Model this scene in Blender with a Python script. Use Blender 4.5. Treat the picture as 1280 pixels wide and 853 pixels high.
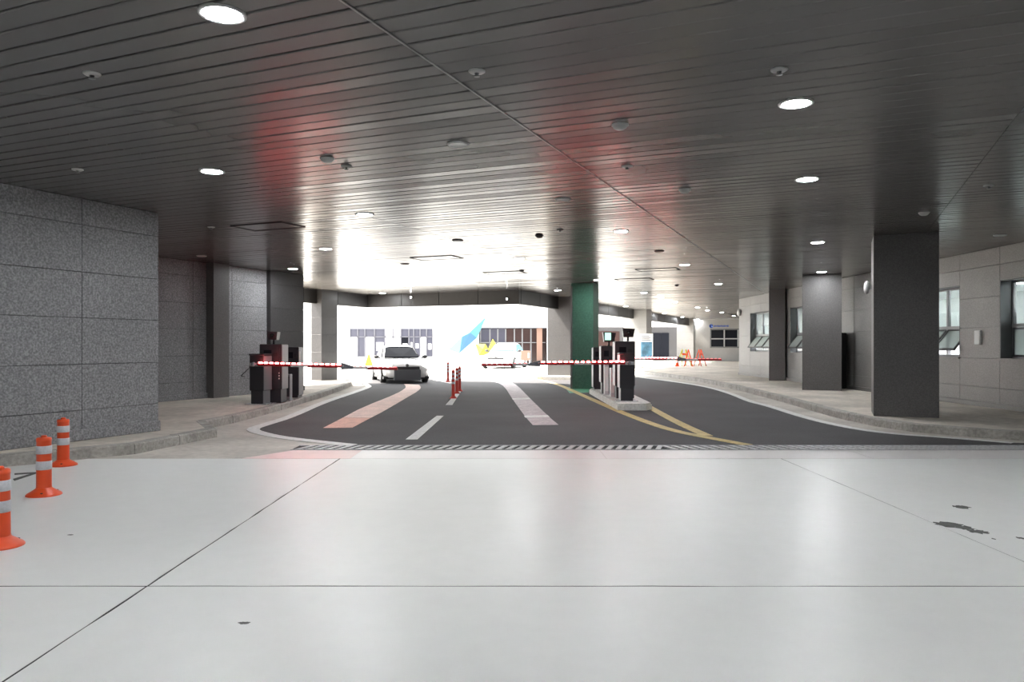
import bpy, bmesh, math, random
from mathutils import Vector, Matrix
random.seed(7)
for o in list(bpy.data.objects): bpy.data.objects.remove(o)
S = bpy.context.scene
C = S.collection

# ------------------------------------------------------------------ camera, world, exposure
H = 1.45            # eye height
F = 950.0           # focal length in pixels of a 1280 wide frame
HY = 431.0          # horizon row
cd = bpy.data.cameras.new('camera'); cam = bpy.data.objects.new('camera', cd); C.objects.link(cam)
cam.location = (0, 0, H); cam.rotation_euler = (math.pi/2, 0, 0)
cd.sensor_width = 36.0; cd.lens = F/1280*36.0; cd.shift_y = (HY-426.5)/1280
cd.clip_end = 500
S.camera = cam
w = bpy.data.worlds.new('world'); S.world = w; w.use_nodes = True
bg = w.node_tree.nodes['Background']
bg.inputs[0].default_value = (0.97, 0.985, 1.0, 1); bg.inputs[1].default_value = 5.2     # bright overcast sky
LAMP = 430.0        # radiance of the downlight lenses
sd_ = bpy.data.lights.new('sun', 'SUN'); sun = bpy.data.objects.new('sun', sd_); C.objects.link(sun)
sd_.energy = 28.0; sd_.angle = math.radians(3); sd_.color = (1.0, 0.94, 0.85)
sun.rotation_euler = Vector((0.56, -0.12, -0.82)).to_track_quat('-Z', 'Y').to_euler()
S.view_settings.view_transform = 'Standard'; S.view_settings.look = 'None'
S.view_settings.exposure = 0.0; S.view_settings.gamma = 1.0; S.view_settings.use_curve_mapping = False

CEIL = 3.46
TH = math.radians(23.3)                       # the building grid is turned against the road
UX = Vector((math.cos(TH), -math.sin(TH), 0)); VX = Vector((math.sin(TH), math.cos(TH), 0))
def P(u, v, z=0.0): q = UX*u + VX*v; return Vector((q.x, q.y, z))
def G(px, py, z=0.0):                         # point of the horizontal plane z seen in the photograph at px, py
    d = F*(H-z)/(py-HY); return Vector(((px-640)*d/F, d, z))
def A(px, d, py=None):                        # point at distance d
    return Vector(((px-640)*d/F, d, H-(py-HY)*d/F if py is not None else 0.0))

# ------------------------------------------------------------------ materials
def mat(name, col, rough=0.5, metal=0.0, emit=None, estr=0.0, spec=0.5, coat=0.0, trans=0.0, ior=1.5, alpha=1.0,
        noise=None, bump=None, rnoise=None):
    """noise=(scale, amount, detail) value mottling, bump=(scale, strength), rnoise=(scale, amount)"""
    m = bpy.data.materials.new(name); m.use_nodes = True
    nt = m.node_tree; b = nt.nodes['Principled BSDF']
    c = (col[0], col[1], col[2], 1)
    b.inputs['Base Color'].default_value = c
    b.inputs['Roughness'].default_value = rough; b.inputs['Metallic'].default_value = metal
    b.inputs['Specular IOR Level'].default_value = spec; b.inputs['Coat Weight'].default_value = coat
    b.inputs['Transmission Weight'].default_value = trans; b.inputs['IOR'].default_value = ior
    b.inputs['Alpha'].default_value = alpha
    if emit: b.inputs['Emission Color'].default_value = (*emit, 1); b.inputs['Emission Strength'].default_value = estr
    tc = nt.nodes.new('ShaderNodeTexCoord') if (noise or bump or rnoise) else None
    def nz(scale, detail=4):
        g = nt.nodes.new('ShaderNodeNewGeometry'); n = nt.nodes.new('ShaderNodeTexNoise')
        nt.links.new(g.outputs['Position'], n.inputs['Vector']); n.inputs['Scale'].default_value = scale
        n.inputs['Detail'].default_value = detail; return n
    if noise:
        layers = noise if isinstance(noise, list) else [noise]
        prev = None
        for sc, am, de in layers:
            n = nz(sc, de); mr = nt.nodes.new('ShaderNodeMapRange')
            mr.inputs['From Min'].default_value = 0.3; mr.inputs['From Max'].default_value = 0.7
            mr.inputs['To Min'].default_value = 1-am; mr.inputs['To Max'].default_value = 1+am
            nt.links.new(n.outputs['Fac'], mr.inputs['Value'])
            mx = nt.nodes.new('ShaderNodeVectorMath'); mx.operation = 'SCALE'
            if prev is None: mx.inputs[0].default_value = col[:3]
            else: nt.links.new(prev, mx.inputs[0])
            nt.links.new(mr.outputs['Result'], mx.inputs['Scale']); prev = mx.outputs['Vector']
        nt.links.new(prev, b.inputs['Base Color'])
    if rnoise:
        n = nz(rnoise[0]); mr = nt.nodes.new('ShaderNodeMapRange')
        mr.inputs['From Min'].default_value = 0.3; mr.inputs['From Max'].default_value = 0.7
        mr.inputs['To Min'].default_value = max(0, rough-rnoise[1]); mr.inputs['To Max'].default_value = rough+rnoise[1]
        nt.links.new(n.outputs['Fac'], mr.inputs['Value']); nt.links.new(mr.outputs['Result'], b.inputs['Roughness'])
    if bump:
        n = nz(bump[0]); bp = nt.nodes.new('ShaderNodeBump'); bp.inputs['Strength'].default_value = bump[1]
        bp.inputs['Distance'].default_value = 0.01
        nt.links.new(n.outputs['Fac'], bp.inputs['Height']); nt.links.new(bp.outputs['Normal'], b.inputs['Normal'])
    return m
def granite(name, col, c2, scale=38):
    m = mat(name, col, 0.42, bump=(60, 0.06)); nt = m.node_tree; b = nt.nodes['Principled BSDF']
    g = nt.nodes.new('ShaderNodeNewGeometry')
    n1 = nt.nodes.new('ShaderNodeTexNoise'); n1.inputs['Scale'].default_value = scale; n1.inputs['Detail'].default_value = 6
    n2 = nt.nodes.new('ShaderNodeTexNoise'); n2.inputs['Scale'].default_value = 0.9; n2.inputs['Detail'].default_value = 3
    nt.links.new(g.outputs['Position'], n1.inputs['Vector']); nt.links.new(g.outputs['Position'], n2.inputs['Vector'])
    r = nt.nodes.new('ShaderNodeValToRGB'); e = r.color_ramp.elements
    e[0].position = 0.36; e[0].color = (*c2[0], 1); e[1].position = 0.66; e[1].color = (*c2[1], 1)
    k = e.new(0.5); k.color = (*col, 1)
    nt.links.new(n1.outputs['Fac'], r.inputs['Fac'])
    mr = nt.nodes.new('ShaderNodeMapRange'); mr.inputs['To Min'].default_value = 0.8; mr.inputs['To Max'].default_value = 1.2
    nt.links.new(n2.outputs['Fac'], mr.inputs['Value'])
    mx = nt.nodes.new('ShaderNodeVectorMath'); mx.operation = 'SCALE'
    nt.links.new(r.outputs['Color'], mx.inputs[0]); nt.links.new(mr.outputs['Result'], mx.inputs['Scale'])
    nt.links.new(mx.outputs['Vector'], b.inputs['Base Color'])
    return m
M = {}
M['epoxy'] = mat('epoxy floor paint', (0.745, 0.752, 0.735), 0.32, spec=0.15, noise=[(0.35, 0.03, 3), (6, 0.015, 5)], rnoise=(0.9, 0.025))
M['epoxy_border'] = mat('border paint', (0.72, 0.69, 0.685), 0.32, spec=0.2, noise=(1.2, 0.05, 5))
M['epoxy_pink'] = mat('pinkish border paint with painted reflection', (0.70, 0.52, 0.50), 0.34, noise=(1.2, 0.10, 5), rnoise=(2, 0.04))  # pink border tone with some red reflected light put into the colour
M['joint'] = mat('dark joint filler', (0.03, 0.03, 0.03), 0.8)
M['chip'] = mat('bare concrete under chipped paint', (0.10, 0.10, 0.095), 0.8, noise=(20, 0.3, 4))
M['concrete'] = mat('worn concrete', (0.50, 0.465, 0.42), 0.75, noise=[(0.8, 0.18, 5), (9, 0.12, 5)], bump=(30, 0.25))
M['paving'] = mat('tan sidewalk screed', (0.58, 0.53, 0.465), 0.7, noise=[(0.7, 0.22, 5), (7, 0.15, 5)], bump=(25, 0.2))
M['kerb'] = mat('kerb stone', (0.36, 0.345, 0.315), 0.75, noise=[(2.5, 0.22, 5), (22, 0.22, 5)], bump=(30, 0.3))
M['kerb_light'] = mat('pale island concrete', (0.66, 0.65, 0.62), 0.75, noise=[(3, 0.12, 5), (25, 0.15, 5)], bump=(30, 0.3))
M['asphalt'] = mat('asphalt', (0.055, 0.052, 0.056), 0.8, noise=[(0.6, 0.18, 5), (45, 0.3, 3)], bump=(90, 0.3))
M['outdoor'] = mat('outdoor pale paving', (0.62, 0.61, 0.58), 0.8, noise=(0.5, 0.06, 4))
M['slat'] = mat('dark coated aluminium', (0.122, 0.118, 0.115), 0.24, metal=0.0, spec=0.5, ior=1.65, rnoise=(0.7, 0.03), noise=(0.5, 0.08, 3))
M['void'] = mat('black ceiling void', (0.008, 0.008, 0.008), 0.9)
M['seam'] = mat('grey metal joint strip', (0.16, 0.16, 0.16), 0.35, metal=0.4)
M['granite'] = granite('flamed grey granite', (0.245, 0.245, 0.255), ((0.165, 0.165, 0.172), (0.36, 0.36, 0.37)))
M['granite_pale'] = granite('honed pale granite', (0.25, 0.243, 0.233), ((0.21, 0.204, 0.195), (0.295, 0.287, 0.275)), 55)
M['granite_dark'] = granite('dark granite', (0.115, 0.110, 0.108), ((0.095, 0.091, 0.089), (0.138, 0.132, 0.130)), 45)
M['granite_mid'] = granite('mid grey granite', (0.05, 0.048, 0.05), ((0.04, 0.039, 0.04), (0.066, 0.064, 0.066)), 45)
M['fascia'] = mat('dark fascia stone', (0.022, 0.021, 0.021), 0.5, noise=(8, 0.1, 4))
M['mull'] = mat('grey mullion paint', (0.11, 0.11, 0.13), 0.5)
M['awning'] = mat('pale greenish awning glass', (0.62, 0.70, 0.67), 0.12, trans=0.45, ior=1.1, spec=0.6)
M['green'] = granite('green painted column', (0.042, 0.120, 0.085), ((0.032, 0.10, 0.07), (0.055, 0.14, 0.10)), 20)
M['white'] = mat('white paint', (0.80, 0.80, 0.79), 0.5)
M['road_white'] = mat('worn white road paint', (0.66, 0.66, 0.64), 0.6, noise=(14, 0.16, 5))
M['road_pink'] = mat('worn salmon road paint', (0.72, 0.40, 0.31), 0.6, noise=[(5, 0.14, 6), (30, 0.15, 4)])
M['road_pale'] = mat('scuffed salmon road paint', (0.74, 0.53, 0.46), 0.6, noise=[(3, 0.15, 6), (30, 0.2, 4)])
M['road_lilac'] = mat('worn lilac road paint', (0.44, 0.385, 0.40), 0.6, noise=[(4, 0.18, 6), (22, 0.25, 4)])
M['road_yellow'] = mat('worn yellow road paint', (0.52, 0.40, 0.16), 0.6, noise=[(6, 0.2, 5), (30, 0.2, 4)])
M['road_green'] = mat('green floor paint', (0.08, 0.30, 0.18), 0.6, noise=(8, 0.2, 4))
M['orange'] = mat('orange plastic', (0.80, 0.085, 0.018), 0.38, noise=(9, 0.05, 3))
M['red_post'] = mat('dull red plastic', (0.50, 0.045, 0.03), 0.45)
M['reflect'] = mat('white reflective sheeting', (0.62, 0.63, 0.66), 0.4, noise=(60, 0.08, 2))
M['dark_band'] = mat('dark band', (0.05, 0.045, 0.05), 0.5)
M['machine'] = mat('black powder coat', (0.022, 0.021, 0.026), 0.42, bump=(200, 0.05))
M['machine_side'] = mat('silver cabinet side with painted glare', (0.60, 0.60, 0.61), 0.45)  # brighter copy for the island cabinets, outdoor glare put into the colour
M['machine_grey'] = mat('cabinet side with painted shade', (0.17, 0.17, 0.18), 0.45)  # darker copy for the left cabinets, their weaker light put into the colour
M['steel'] = mat('galvanised steel', (0.62, 0.62, 0.63), 0.32, metal=0.9, rnoise=(9, 0.1))
M['drain_steel'] = mat('worn drain steel', (0.52, 0.52, 0.53), 0.45, metal=0.25, noise=(30, 0.15, 3))
M['joint_grey'] = mat('grey hinge cover', (0.22, 0.23, 0.26), 0.4)
M['arm_red'] = mat('red reflective band', (0.42, 0.012, 0.02), 0.35)
M['arm_white'] = mat('white reflective band', (0.7, 0.68, 0.68), 0.35)
M['led'] = mat('lit red led', (0.8, 0.1, 0.1), 0.4, emit=(1.0, 0.10, 0.10), estr=46.0)
M['led_dim'] = mat('red led', (0.6, 0.15, 0.15), 0.4, emit=(1.0, 0.25, 0.25), estr=1.2)
M['lamp'] = mat('lit lamp lens', (1, 1, 1), 0.5, emit=(0.96, 0.98, 1.0), estr=LAMP)
M['fascia_lamp'] = mat('lit small lens', (1, 1, 1), 0.5, emit=(1, 1, 1), estr=20.0)
M['plastic'] = mat('white ceiling plastic', (0.55, 0.55, 0.54), 0.45)
M['black'] = mat('black', (0.012, 0.012, 0.013), 0.5)
M['frame'] = mat('grey window frame', (0.10, 0.102, 0.105), 0.4, metal=0.3)
M['frame_pale'] = mat('pale window frame', (0.34, 0.34, 0.35), 0.4)
M['glass'] = mat('window glass', (0.86, 0.93, 0.91), 0.02, trans=1.0, ior=1.06, spec=0.6)
M['glass_dark'] = mat('dark tinted glass', (0.012, 0.013, 0.017), 0.1, spec=0.04)
M['glass_grey'] = mat('grey tinted glass', (0.07, 0.07, 0.095), 0.15, spec=0.3)
M['glass_brown'] = mat('brown tinted glass', (0.045, 0.027, 0.025), 0.15, spec=0.3)
M['room_light'] = mat('lit ceiling panel', (1, 1, 1), 0.5, emit=(0.95, 0.98, 1.0), estr=100.0)
def translucent(name, col):
    m = bpy.data.materials.new(name); m.use_nodes = True; nt = m.node_tree; b = nt.nodes['Principled BSDF']; b.inputs['Base Color'].default_value = (*col, 1)
    t = nt.nodes.new('ShaderNodeBsdfTranslucent'); t.inputs['Color'].default_value = (*col, 1); mx = nt.nodes.new('ShaderNodeMixShader'); mx.inputs[0].default_value = 0.65
    nt.links.new(b.outputs[0], mx.inputs[1]); nt.links.new(t.outputs[0], mx.inputs[2]); nt.links.new(mx.outputs[0], nt.nodes['Material Output'].inputs[0]); return m
M['blind'] = translucent('backlit white blind', (0.86, 0.88, 0.88))
M['room'] = mat('office wall paint', (0.74, 0.76, 0.76), 0.7)
M['facade'] = mat('white facade cladding', (0.86, 0.86, 0.86), 0.6)
M['car'] = mat('white car paint', (0.78, 0.78, 0.77), 0.22, coat=1.0)
M['tyre'] = mat('tyre rubber', (0.015, 0.015, 0.016), 0.7)
M['rim'] = mat('alloy rim', (0.55, 0.55, 0.56), 0.3, metal=0.8)
M['grille'] = mat('dark grille plastic', (0.02, 0.02, 0.022), 0.5)
M['bumper'] = mat('grey bumper panel', (0.085, 0.09, 0.10), 0.55)
M['headlight'] = mat('lit headlight', (1, 1, 1), 0.2, emit=(1.0, 0.98, 0.90), estr=5.0)
M['cyan'] = mat('cyan coated panel', (0.055, 0.19, 0.25), 0.6)
M['blue'] = mat('blue coated panel', (0.035, 0.11, 0.20), 0.6)
M['yellow'] = mat('yellow coated panel', (0.42, 0.40, 0.015), 0.6)
M['yellow2'] = mat('darker yellow coated panel', (0.17, 0.16, 0.006), 0.6)  # same yellow hue at a lower value, on some facets
M['signblue'] = mat('sign blue', (0.02, 0.06, 0.28), 0.5)
M['peach'] = mat('peach panel', (0.20, 0.115, 0.085), 0.6)
M['screen'] = mat('green screen', (0.3, 0.9, 0.6), 0.3, emit=(0.55, 1.0, 0.78), estr=1.2)
M['banner'] = mat('banner print blue', (0.08, 0.20, 0.30), 0.6, noise=(2.5, 0.6, 3))
M['lens'] = mat('camera lens', (0.01, 0.01, 0.012), 0.1)
M['trench_shade'] = mat('gutter black', (0.02, 0.02, 0.02), 0.9)

# ------------------------------------------------------------------ mesh helpers
class MB:
    def __init__(s): s.v = []; s.f = []; s.sm = []
    def _add(s, vs, fs, smooth=False):
        n = len(s.v); s.v += [tuple(q) for q in vs]; s.f += [tuple(i+n for i in f) for f in fs]; s.sm += [smooth]*len(fs); return s
    def box(s, x0, x1, y0, y1, z0, z1, mx=None):
        vs = [Vector(q) for q in ((x0,y0,z0),(x1,y0,z0),(x1,y1,z0),(x0,y1,z0),(x0,y0,z1),(x1,y0,z1),(x1,y1,z1),(x0,y1,z1))]
        if mx: vs = [mx @ q for q in vs]
        return s._add(vs, [(3,2,1,0),(4,5,6,7),(0,1,5,4),(1,2,6,5),(2,3,7,6),(3,0,4,7)])
    def cbox(s, x0, x1, y0, y1, z0, z1, b, mx=None):      # chamfered box
        vs = []; rings = [(z0, b), (z0+b, 0), (z1-b, 0), (z1, b)]
        for z, i in rings:
            vs += [Vector(q) for q in ((x0+b, y0+i, z), (x1-b, y0+i, z), (x1-i, y0+b, z), (x1-i, y1-b, z), (x1-b, y1-i, z), (x0+b, y1-i, z), (x0+i, y1-b, z), (x0+i, y0+b, z))]
        if mx: vs = [mx @ q for q in vs]
        fs = [tuple(range(7, -1, -1)), tuple(range(24, 32))]
        for r in range(3):
            for k in range(8): a = r*8+k; c = r*8+(k+1) % 8; fs.append((a, c, c+8, a+8))
        return s._add(vs, fs)
    def prism(s, pts, z0, z1):
        n = len(pts); ar = sum(pts[i][0]*pts[(i+1)%n][1]-pts[(i+1)%n][0]*pts[i][1] for i in range(n))
        if ar < 0: pts = pts[::-1]
        vs = [(q[0], q[1], z0) for q in pts]+[(q[0], q[1], z1) for q in pts]
        fs = [tuple(range(n-1, -1, -1)), tuple(range(n, 2*n))]+[(i, (i+1) % n, (i+1) % n+n, i+n) for i in range(n)]
        return s._add(vs, fs)
    def lathe(s, prof, seg=20, mx=None, smooth=True):
        vs = []; fs = []
        for r, z in prof:
            for k in range(seg): a = 2*math.pi*k/seg; vs.append(Vector((r*math.cos(a), r*math.sin(a), z)))
        for i in range(len(prof)-1):
            for k in range(seg):
                a = i*seg+k; c = i*seg+(k+1) % seg; fs.append((a, c, c+seg, a+seg))
        fs.append(tuple(range(seg-1, -1, -1))); fs.append(tuple(range((len(prof)-1)*seg, len(prof)*seg)))
        if mx: vs = [mx @ q for q in vs]
        return s._add(vs, fs, smooth)
    def tube(s, a, b, r, seg=10, r2=None):
        a = Vector(a); b = Vector(b); d = b-a
        mx = Matrix.Translation(a) @ d.to_track_quat('Z', 'Y').to_matrix().to_4x4()
        return s.lathe([(r, 0), (r if r2 is None else r2, d.length)], seg, mx)
    def poly(s, vs, fs, smooth=False): return s._add(vs, fs, smooth)
    def mesh(s, name):
        me = bpy.data.meshes.new(name); me.from_pydata(s.v, [], s.f)
        me.polygons.foreach_set('use_smooth', s.sm); me.update()
        bm = bmesh.new(); bm.from_mesh(me); bmesh.ops.recalc_face_normals(bm, faces=bm.faces); bm.to_mesh(me); bm.free()
        return me
    def build(s, name, m, parent=None, loc=None, rz=0.0):
        me = s.mesh(name); me.materials.append(M[m]); return put(name, me, parent, loc, rz)
def put(name, me, parent=None, loc=None, rz=0.0):
    o = bpy.data.objects.new(name, me); C.objects.link(o)
    if parent: o.parent = parent
    if loc is not None: o.location = loc
    if rz: o.rotation_euler = (0, 0, rz)
    return o
def tag(o, label, cat, group=None):
    o['label'] = label; o['category'] = cat
    if group: o['group'] = group
    return o
def thing(name, label, cat, loc=(0,0,0), rz=0.0, group=None):
    o = bpy.data.objects.new(name, None); C.objects.link(o); o.location = loc; o.rotation_euler = (0,0,rz)
    o.empty_display_size = 0.2
    return tag(o, label, cat, group)
def struct(name, loc=(0,0,0), rz=0.0):
    o = bpy.data.objects.new(name, None); C.objects.link(o); o.location = loc; o.rotation_euler = (0,0,rz); o['kind'] = 'structure'
    return o
def dup(root, loc, rz=None, label=None):
    r = root.copy(); C.objects.link(r); r.location = loc
    if rz is not None: r.rotation_euler = (0, 0, rz)
    if label: r['label'] = label
    for ch in list(root.children):
        c = ch.copy(); C.objects.link(c); c.parent = r
        for g in ch.children:
            d = g.copy(); C.objects.link(d); d.parent = c
    return r
def resample(pts, step):
    pts = [Vector((q[0], q[1])) for q in pts]; out = [pts[0]]
    L = [0]
    for i in range(1, len(pts)): L.append(L[-1]+(pts[i]-pts[i-1]).length)
    n = max(1, round(L[-1]/step))
    for k in range(1, n+1):
        t = L[-1]*k/n
        for i in range(1, len(pts)):
            if L[i] >= t-1e-6:
                f = (t-L[i-1])/(L[i]-L[i-1]); out.append(pts[i-1].lerp(pts[i], f)); break
    return out
def smooth_line(pts, it=2):
    pts = [Vector((q[0], q[1])) for q in pts]
    for _ in range(it):
        q = [pts[0]]
        for i in range(len(pts)-1): q += [pts[i].lerp(pts[i+1], .25), pts[i].lerp(pts[i+1], .75)]
        q.append(pts[-1]); pts = q
    return pts
def offset(pts, d):
    out = []
    for i, q in enumerate(pts):
        a = pts[max(0, i-1)]; b = pts[min(len(pts)-1, i+1)]; t = (b-a).normalized(); out.append(q+Vector((-t.y, t.x))*d)
    return out

# ------------------------------------------------------------------ ground
g = MB().box(-140, 140, -30, 200, -0.30, -0.022).build('ground', 'outdoor'); g['kind'] = 'structure'
apron = MB().prism([(-22, -14), (14, -14), (14, 33), (6, 34), (-6.6, 30.4), (-22, 24)], -0.021, -0.003).build('concrete_apron', 'concrete'); apron['kind'] = 'structure'
# painted concrete floor: slabs between open joints
fl = struct('floor')
MB().box(-11.5, 12.5, -12, 9.66, -0.0028, -0.0015).build('joint_filler', 'joint', fl)
xs = [-11.5, -7.80, -2.19, 3.42, 9.03, 12.5]; ys = [-12, -6.72, -1.08, 4.56, 9.66]
def jag(a, b, fixed, axis, gap, side, n=26, amp=0.0035):
    out = []
    for k in range(n+1):
        t = a+(b-a)*k/n; j = gap*random.uniform(0.25, 1.0)+random.uniform(0, amp)
        q = fixed+side*j
        out.append((t, q) if axis == 'x' else (q, t))
    return out
for i in range(len(xs)-1):
    for j in range(len(ys)-1):
        g1 = 0.0085; gx0 = 0.009 if abs(xs[i]+2.19) < .1 else 0.003; gx1 = 0.009 if abs(xs[i+1]+2.19) < .1 else 0.003
        x0, x1, y0, y1 = xs[i], xs[i+1], ys[j], ys[j+1]
        e = jag(x0+.01, x1-.01, y0, 'x', g1, 1)+jag(y0+.01, y1-.01, x1, 'y', gx1, -1)+jag(x1-.01, x0+.01, y1, 'x', g1 if j < 3 else .001, -1)+jag(y1-.01, y0+.01, x0, 'y', gx0, 1)
        MB().prism(e, -0.0014, 0.0).build('floor_slab', 'epoxy', fl)
MB().prism([(-3.45, 9.667), (-2.06, 9.667), (-2.06, 10.43), (-3.0, 10.43)], -0.0028, 0.0).build('floor_border_strip', 'epoxy_pink', fl)
for xa, xb in ((-2.055, 1.2), (1.205, 4.6), (4.605, 9.5)): MB().box(xa, xb, 9.667, 10.43, -0.0028, 0.0).build('floor_border_strip', 'epoxy_border', fl)
def blob(cx, cy, rx, ry, seed, n=22):
    rr = random.Random(seed); return [(cx+rx*math.cos(2*math.pi*k/n)*rr.uniform(.65, 1.1), cy+ry*math.sin(2*math.pi*k/n)*rr.uniform(.5, 1.15)) for k in range(n)]
for k, (px, py, w_, h_) in enumerate([(1186, 656, 17, 4), (1205, 660, 12, 4), (1222, 665, 13, 3), (1202, 634, 11, 2.4), (1276, 673, 5, 1.6), (305, 779, 8, 1.7), (1242, 674, 2, 1), (88, 669, 4, .8)]):
    c = G(px, py); c2 = G(px, py+h_)
    MB().prism(blob(c.x, c.y, w_*c.y/F, abs(c.y-c2.y), k), 0.0001, 0.0008).build('paint_chip', 'chip', fl)
# dark tape marks left of the posts
MB().prism([G(18, 592)[:2], G(52, 590)[:2], G(52, 591.6)[:2], G(18, 594)[:2]], 0.0001, 0.001).build('tape_mark', 'chip', fl)
MB().prism([G(16, 599)[:2], G(50, 589)[:2], G(50, 591)[:2], G(18, 601.5)[:2]], 0.0001, 0.001).build('tape_mark', 'chip', fl)

# trench drain in front of the asphalt
gr = thing('trench_drain', 'long steel trench drain with slanted bars between painted floor and asphalt', 'drain', (2.5, 10.68, 0))
MB().box(-5.55, 6.3, -0.21, 0.21, -0.0024, -0.0012).build('channel_shade', 'trench_shade', gr)  # flat black sheet: the shade of the open trench put into colour
for yy in (-0.225, 0.205): MB().box(-5.55, 6.3, yy, yy+0.018, -0.002, 0.008).build('edge_rail', 'drain_steel', gr)
def bar_mesh(sh):
    b = MB(); b.poly([(-.034-sh, -.205, -.001), (.034-sh, -.205, -.001), (.034+sh, .205, -.001), (-.034+sh, .205, -.001), (-.034-sh, -.205, .010), (.034-sh, -.205, .010), (.034+sh, .205, .010), (-.034+sh, .205, .010)],
                  [(3,2,1,0),(4,5,6,7),(0,1,5,4),(1,2,6,5),(2,3,7,6),(3,0,4,7)]); me = b.mesh('bar'); me.materials.append(M['drain_steel']); return me
bA, bB = bar_mesh(.06), bar_mesh(-.06)
x = -5.4
while x < 6.2:
    put('drain_bar', bA if x < -0.4 else bB, gr, (x, 0, 0)); x += 0.138

# asphalt road with its paint
wl_in = [G(*q) for q in [(361,522.4),(402,504),(442.5,491),(459,485),(461.5,483),(452.7,477.7),(432,473.7)]]
left_edge = smooth_line([(-2.30, 10.92), G(361, 549)[:2], G(331, 543.5)[:2], G(312, 537.5)[:2], G(330, 531.5)[:2]] + [q[:2] for q in wl_in], 2)
right_edge = smooth_line([G(*q)[:2] for q in [(1266,554.2),(1185,547.5),(1110,542.5),(1060,535),(1010,523.7),(960,507.5),(939,503),(914.7,492.5),(882,483.4),(841.6,477.3),(801,472.2)]], 2)
road = struct('asphalt_road')
MB().prism([(-2.30, 10.915), (8.6, 10.915)] + [q[:] for q in right_edge] + [(5.0, 34.0), (-2, 32.6)] + [q[:] for q in left_edge[::-1]], -0.02, 0.004).build('asphalt_surface', 'asphalt', road)
def ribbon(name, m, line, wid, z=0.0075, closed=None):
    line = [Vector((q[0], q[1])) for q in line]; a = offset(line, wid/2); b = offset(line, -wid/2)
    mb = MB(); n = len(line)
    vs = [(q.x, q.y, z) for q in a]+[(q.x, q.y, z) for q in b]+[(q.x, q.y, 0.002) for q in a]+[(q.x, q.y, 0.002) for q in b]
    fs = []
    for i in range(n-1): fs += [(i, i+1, n+i+1, n+i), (2*n+i, 2*n+i+1, i+1, i), (n+i, n+i+1, 3*n+i+1, 3*n+i)]
    fs += [(0, n, 3*n, 2*n), (n-1, 3*n-1-0, 4*n-1, 2*n-1)]
    return mb.poly(vs, fs).build(name, m, road)
ribbon('edge_line', 'road_white', left_edge, 0.21)
ribbon('edge_line', 'road_white', right_edge, 0.19)
def paint(name, m, L, R, z=0.0075, it=1):
    L = smooth_line([G(*q)[:2] for q in L], it); R = smooth_line([G(*q)[:2] for q in R], it)
    return MB().prism([tuple(q) for q in L]+[tuple(q) for q in R[::-1]], 0.002, z).build(name, m, road)
paint('salmon_lane', 'road_pink', [(404,535.6),(429,522.6)], [(440.5,535.2),(463,523.2)], it=0)
paint('salmon_lane', 'road_pale', [(429.5,522.3),(452.6,510),(495,493),(506,486.5),(507.5,483.5),(505,480.5)], [(463.5,522.9),(478,515.5),(509.5,497),(523,489),(526.5,485),(524,481.5)])
paint('lane_dash', 'road_white', [(507,550),(546,520.4)], [(521.7,550),(554.5,520.4)], it=0)
paint('lane_dash', 'road_white', [(557,506.7),(572.6,489)], [(565.4,506.7),(577,489)], it=0)
paint('lane_dash', 'road_white', [(540,474.6),(562,479.6)], [(542,473.6),(566,479.2)], it=0)
paint('lilac_lane', 'road_lilac', [(666,532),(657,522),(641,500),(631,484),(622.5,478.7),(605,474.7),(583,472.6)], [(698,531.6),(686,521.6),(663,499),(646.5,482),(638,477.8),(622.5,474.6),(583,471.4)])
for L, R in [([(655,520.4),(656.6,522.6)], [(684.6,519.6),(687,522)]), ([(640,498.6),(641,500.2)], [(661.6,497.8),(663,499.4)])]:
    paint('lane_crossbar', 'road_white', L, R, z=0.009, it=0)
yl = [(660,473.2),(670,473.9),(697.5,480.6),(721.6,491.6),(752.5,505.3),(780,517.3),(821,532.8),(852,541.4),(890,548.6),(934.7,556.9)]
ribbon('yellow_line', 'road_yellow', smooth_line([G(*q)[:2] for q in yl], 2), 0.19)
ribbon('yellow_line', 'road_yellow', smooth_line([G(*q)[:2] for q in [(800,503),(807.5,507),(835,522.5),(859,534.5),(884,545.6)]], 2), 0.19, z=0.0085)
MB().prism([G(*q)[:2] for q in [(712,492), (735,491), (752,488), (752,483.5), (706,484.5)]], 0.002, 0.0065).build('green_floor_paint', 'road_green', road)

# sidewalks with kerb stones
KH = 0.14
def kerb_run(parent, line, side, step=0.95, wid=0.16, z=KH):
    pts = resample(line, step)
    for i in range(len(pts)-1):
        a, b = pts[i], pts[i+1]; t = (b-a).normalized(); n = Vector((-t.y, t.x))*side; a2 = a+t*.006; b2 = b-t*.006
        h = z+random.uniform(-.004, .004); e = random.uniform(-.006, .006)
        mb = MB(); q = [a2+n*e, b2+n*e, b2+n*(wid), a2+n*(wid)]
        vs = [(*p, -0.02) for p in q]+[(*(q[0]), h-.018), (*(q[1]), h-.018), (*(q[2]), h), (*(q[3]), h), (*(q[0]+n*.02), h), (*(q[1]+n*.02), h)]
        fs = [(3,2,1,0),(0,1,5,4),(4,5,9,8),(8,9,6,7),(2,3,7,6),(1,2,6,9,5),(3,0,4,8,7)]
        mb.poly(vs, fs).build('kerb_stone', 'kerb', parent)
    return pts
rp = [G(*q)[:2] for q in [(1280,551.5),(1180,544.3),(1110,537),(1040,521.5),(1000,509),(960,497.5),(900,482.5),(850,473.8),(800,467)]]
rline = smooth_line([(9.75, 10.6), (8.4, 10.98)] + rp, 2)
swr = struct('sidewalk_right')
kerb_run(swr, rline, -1)
inner = offset(rline, -0.15)
MB().prism([tuple(q) for q in inner]+[(6.8, 39.5), (9, 60.5), (26, 60.5), (26, 33), (11.5, 33), (11.5, 10.3)], -0.02, KH-.004).build('sidewalk_surface', 'paving', swr)
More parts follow.
